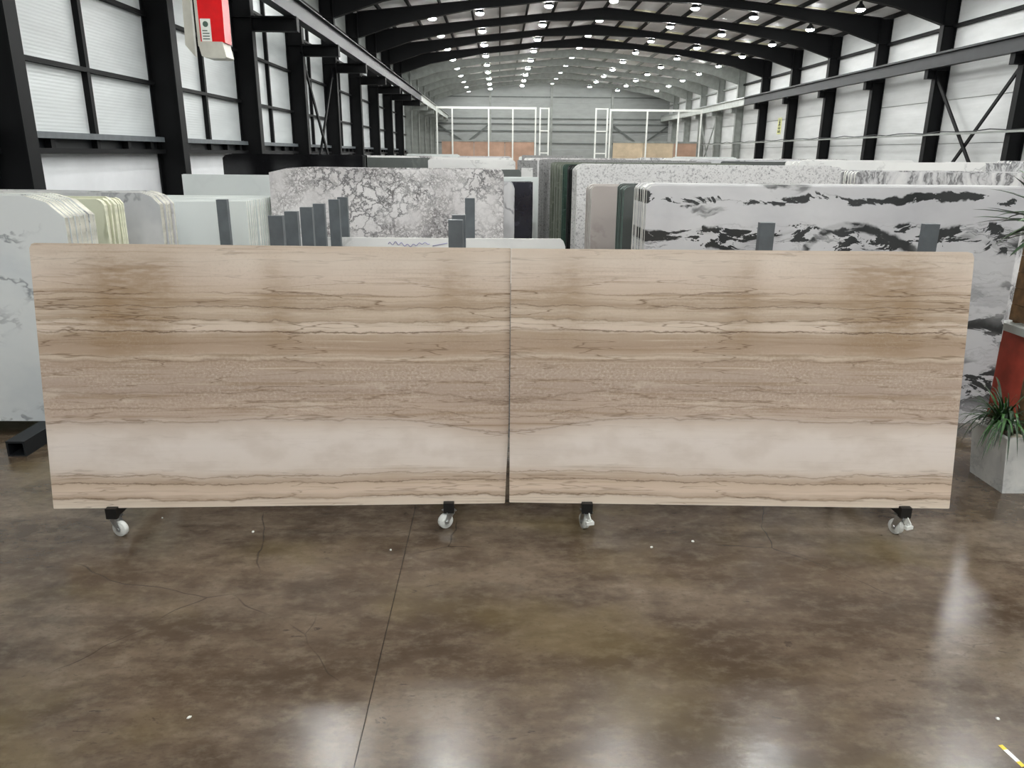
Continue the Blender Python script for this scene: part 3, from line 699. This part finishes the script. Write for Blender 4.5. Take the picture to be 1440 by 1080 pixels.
# ---------------------------------------------------------------- far end: white frames, ladders, boards
def gantry(label, x0, x1, ztop, posts, boards, bm):
    y = 56.0; t = thing('rail_gantry', label, 'steel rack', (x0, y, 0))
    MB().box(0, x1-x0, -.05, .05, ztop-.14, ztop).build('top_rail', T['whitesteel'], t)
    for px in posts: MB().box(px-x0-.05, px-x0+.05, -.05, .05, 0, ztop-.13).build('post', T['whitesteel'], t)
    n = len(boards)-1
    for q in range(n): MB().box(boards[q]-x0+.02, boards[q+1]-x0-.02, .3, .36, .0, 3.02).build('board', T[bm[q % len(bm)]], t)
    MB().box(boards[0]-x0, boards[-1]-x0, .28, .40, 3.0, 3.12).build('cap_rail', T['steelgrey'], t)
gantry('white steel frame with tan boards near the grey end wall', -4.42, 2.60, 5.32, (-4.37, -.75, -3.3, 2.55, .95), (-4.1, -1.8, .4, 2.5), ('tan',))
gantry('white steel frame with straw coloured boards by the panel wall', 7.75, 14.26, 5.25, (7.8, 10.4, 12.6, 14.21), (8.1, 10.3, 12.45, 14.12), ('tan2', 'tan2', 'tan'))
def ladder(label, x0, x1, zt):
    t = thing('wall_ladder', label, 'ladder', ((x0+x1)/2, 55.7, 0)); h = (x1-x0)/2
    for s in (-1, 1): MB().box(s*h-.05, s*h+.05, -.05, .05, 0, zt).build('stile', T['whitesteel'], t)
    for q in range(4): MB().box(-h+.05, h-.05, -.03, .03, .75+q*1.48, .83+q*1.48).build('rung', T['whitesteel'], t)
ladder('broad white ladder beside the straw boarded frame', 6.75, 7.55, 5.28)
ladder('broad white ladder beside the tan boarded frame', 2.85, 3.45, 5.28)

# cable tray on the right wall
tb = thing('cable_tray', 'thin grey cable tray running along the white panel wall', 'cable tray', (14.56, 8, 0))
MB().box(-.04, .04, 0, 58, 2.90, 2.96).build('tray', T['steelgrey'], tb)
wm = MB(); pts = [(-.02+.02*math.sin(i*1.7), i*.9, 2.99+.03*math.sin(i*2.3)) for i in range(0, 64)]; wm.tube(pts, .018, 6).build('cable', T['steel2'], tb)
for y in FR:
    if 8 < y < 64: MB().box(.035, .10, y-8-.03, y-8+.03, 2.89, 2.93).build('bracket', T['steelgrey'], tb)
# sign
sg = thing('wall_sign', 'narrow pale yellow vertical sign with dark marks on the panel wall', 'sign', (15.11, 42.7, 3.75))
MB().box(-.012, .0, -.27, .27, -.42, .42).build('plate', T['signy'], sg)
sm = MB(); sm.add([(-.014,-.02,.38),(-.014,.10,.12),(-.014,-.14,.12)], [(0,1,2)]); sm.box(-.016,-.012,-.16,.16,.02,.08); sm.box(-.016,-.012,-.05,.05,.08,.2)
sm.box(-.016,-.012,-.18,.18,-.14,-.09); sm.box(-.016,-.012,-.14,.14,-.06,-.03); sm.box(-.016,-.012,-.18,.18,-.34,-.28); sm.box(-.016,-.012,-.03,.03,-.28,-.14); sm.box(-.016,-.012,-.16,-.10,-.28,-.2); sm.box(-.016,-.012,.10,.16,-.28,-.2)
sm.build('lettering', T['inkblack'], sg)

# ---------------------------------------------------------------- overhead lifting gear (top left)
lg = thing('lifting_gear', 'red and pale grey metal lifting gear with a white label hanging from a rafter', 'lifting gear', (-3.2, 9.25, 3.19))
MB().prism_y([(-.13,.16),(.16,.16),(.175,1.5),(-.10,1.5)], -.11, .11).build('red_casing', T['red'], lg)
ft = MB(); ft.prism_y([(-.10,.02),(-.06,0),(.15,-.005),(.17,.01),(.14,.165),(-.13,.165)], -.14, .12); ft.build('grey_foot', T['cream'], lg)
MB().box(-.135,-.105,-.12,.10,.12,1.5).build('edge_strip', T['cream'], lg)
st = MB().box(-.09, .02, -.114, -.109, .17, .40).build('label_sticker', T['label'], lg)
lt = MB()
for q, (a, b) in enumerate(((-.075,.0),(-.075,.0),(-.075,.0),(-.075,-.02))): lt.box(a, b, -.116, -.1135, .19+q*.028, .20+q*.028)
lt.lathe([(.030,-.1165),(.030,-.1135)], 12, 'y', (-.035, 0, .345)); lt.build('print', T['ink'], st)
MB().prism_y([(-.31,.14),(-.21,.02),(-.20,1.5),(-.26,1.5)], -.03, .03).build('jaw_plate', T['cream'], lg)
MB().box(-.33, .22, -.09, .09, 1.48, 1.66).build('cross_head', T['red'], lg)
MB().tube([(0,0,1.64),(0,0,3.83)], .012, 8).build('hoist_cable', T['zinc'], lg)

# ---------------------------------------------------------------- planter, plants, red cabinet, tape
pl = thing('planter_box', 'white veined square stone planter on the floor', 'planter', (3.80, 4.86, 0))
x0, x1, y0, y1, h, fl_ = -.365, .42, -.20, .19, .40, .02
b = MB(); o_b = [(x0+fl_,y0+.01,0),(x1-fl_,y0+.01,0),(x1-fl_,y1-.01,0),(x0+fl_,y1-.01,0)]; o_t = [(x0-.03,y0,h),(x1+.02,y0,h),(x1+.02,y1,h),(x0-.03,y1,h)]
i_t = [(x0+.005,y0+.035,h),(x1-.015,y0+.035,h),(x1-.015,y1-.035,h),(x0+.005,y1-.035,h)]; i_b = [(a, c, h-.06) for a, c, _ in i_t]
b.add(o_b+o_t+i_t+i_b, [(3,2,1,0),(0,1,5,4),(1,2,6,5),(2,3,7,6),(3,0,4,7),(4,5,9,8),(5,6,10,9),(6,7,11,10),(7,4,8,11),(8,9,13,12),(9,10,14,13),(10,11,15,14),(11,8,12,15)])
b.build('box', T['planter'], pl)
MB().box(x0+.004, x1-.014, y0+.034, y1-.034, h-.07, h-.035).build('soil', T['soil'], pl)
rs = random.Random(3); ps = MB().lathe([(.004,-.014),(.02,-.008),(.024,0),(.018,.009),(.004,.013)], 8).mesh('pebble', T['pebble'])
for q in range(46):
    p = put('pebble', ps, pl, (rs.uniform(x0+.04, x1-.05), rs.uniform(y0+.06, y1-.06), h-.028), (0, 0, rs.uniform(0, 6)))
    p.scale = (rs.uniform(.7, 1.3), rs.uniform(.7, 1.3), rs.uniform(.8, 1.2))
def blade(base, az, ln, up, droop, wd, mat, parent, name='leaf', n=6, guard=None):
    vs = []; fs = []
    d = Vector((math.cos(az), math.sin(az), 0)); s = Vector((-math.sin(az), math.cos(az), 0))
    for i in range(n+1):
        t = i/n; r = ln*t*math.cos(up)*(1-.15*t); z = ln*(t*math.sin(up) - droop*t*t)
        c = Vector(base) + d*r + Vector((0,0,z)); k = wd*(math.sin(PI*min(1, .12+t*.88))**.7)*(1 if t < 1 else .02)
        if guard: c = guard(c)
        vs += [c - s*k + Vector((0,0,k*.35)), c, c + s*k + Vector((0,0,k*.35))]
    for i in range(n):
        for j in (0, 1): fs.append((i*3+j, i*3+j+1, i*3+j+4, i*3+j+3))
    o = MB().add(vs, fs, 0, True).build(name, mat, parent)
    return o
fern = thing('leafy_plant', 'low bushy plant with arching narrow green leaves in the planter', 'plant', (3.478, 4.835, .365))
rs = random.Random(11)
def over_rim(c):           # leaves rest on the rim before they hang down outside
    X, Y = c.x+3.478-3.80, c.y+4.835-4.86
    if -.34 < X < .385 and -.145 < Y < .135: return Vector((c.x, c.y, max(c.z, .02)))
    if -.43 < X < .47 and -.235 < Y < .225: return Vector((c.x, c.y, max(c.z, .065)))
    return c
for q in range(150):
    az = rs.uniform(.80, 2*PI-.35); up = rs.uniform(.5, 1.5); ln = rs.uniform(.30, .60)
    blade((rs.uniform(-.025,.025), rs.uniform(-.025,.025), rs.uniform(.03, .10)), az, ln, up, rs.uniform(.3, 1.15), rs.uniform(.005, .009), T['leafdark' if q % 3 else 'leaf'], fern, n=10, guard=over_rim)
MB().tube([(0,0,-.03),(.01,0,.12)], [.02,.014], 8).build('stem', T['bark'], fern)
yuc = thing('yucca_plant', 'tall yucca with pointed leaves on a brown stem in the planter', 'plant', (3.63, 4.86, .365))
MB().tube([(0,0,-.03),(-.015,.005,.4),(.01,0,.9),(-.01,0,1.46)], [.036,.032,.03,.026], 10).build('stem', T['bark'], yuc)
for q in range(72):
    az = rs.uniform(0, 2*PI); up = rs.uniform(-.3, 1.2); ln = rs.uniform(.42, .66)
    blade((-.01, 0, 1.36+rs.uniform(0, .12)), az, ln, up, rs.uniform(.1, .35), rs.uniform(.019, .027), T['leaf' if not q % 3 else 'leafdark'], yuc)
cb = thing('red_cabinet', 'dull red cabinet with grey top behind the planter', 'cabinet', (4.575, 5.75, 0))
MB().box(-.42, .42, -.25, .25, .10, .86).build('body', T['brick'], cb)
MB().box(-.40, .40, -.23, .23, 0, .10).build('plinth', T['whitesteel'], cb)
MB().box(-.47, .47, -.29, .29, .86, .92).build('top', T['steelpale'], cb)
MB().box(-.385, -.01, -.262, -.249, .14, .82).build('door', T['brick'], cb); MB().box(.01, .385, -.262, -.249, .14, .82).build('door', T['brick'], cb)
cr = thing('wooden_crate', 'brown wooden crate standing on the red cabinet', 'crate', (4.615, 5.75, .92))
for q in range(5):
    for yy in (-.24, .22): MB().box(-.44, .40, yy, yy+.02, .02+q*.13, .147+q*.13).build('plank', T['wood'], cr)
    for xx in (-.44, .38): MB().box(xx, xx+.02, -.22, .22, .02+q*.13, .147+q*.13).build('plank', T['wood'], cr)
for xx in (-.42, .36):
    for yy in (-.22, .18): MB().box(xx, xx+.04, yy, yy+.04, 0, .67).build('corner_post', T['wood'], cr)
tp = thing('tape_strip', 'short strip of yellow and white tape stuck to the floor', 'tape', (1.98, 2.325, 0), (0, 0, math.radians(100)))
MB().box(-.055, -.03, -.009, .009, 0, .0012).build('yellow_end', T['yellow'], tp); MB().box(-.03, .03, -.009, .009, 0, .0012).build('white_middle', T['tapewhite'], tp); MB().box(.03, .055, -.009, .009, 0, .0012).build('yellow_end', T['yellow'], tp)

rs = random.Random(5)
for q, (x, y) in enumerate(((.90, 3.93), (1.16, 4.0), (2.05, 2.52), (-1.25, 2.55), (-.62, 3.9), (-2.1, 4.3), (-1.48, 4.12))):
    m = MB().lathe([(.001,0),(.008,.0),(.009,.004),(.004,.008)], 6)
    o = tag(m.build('stone_chip', T['e_white'], None, (x, y, 0), (0, 0, rs.uniform(0, 6))), 'tiny white stone chip lying on the concrete floor', 'stone chip', 'stone chips on the floor')
    o.scale = (rs.uniform(.6, 1.3), rs.uniform(.5, 1), 1)
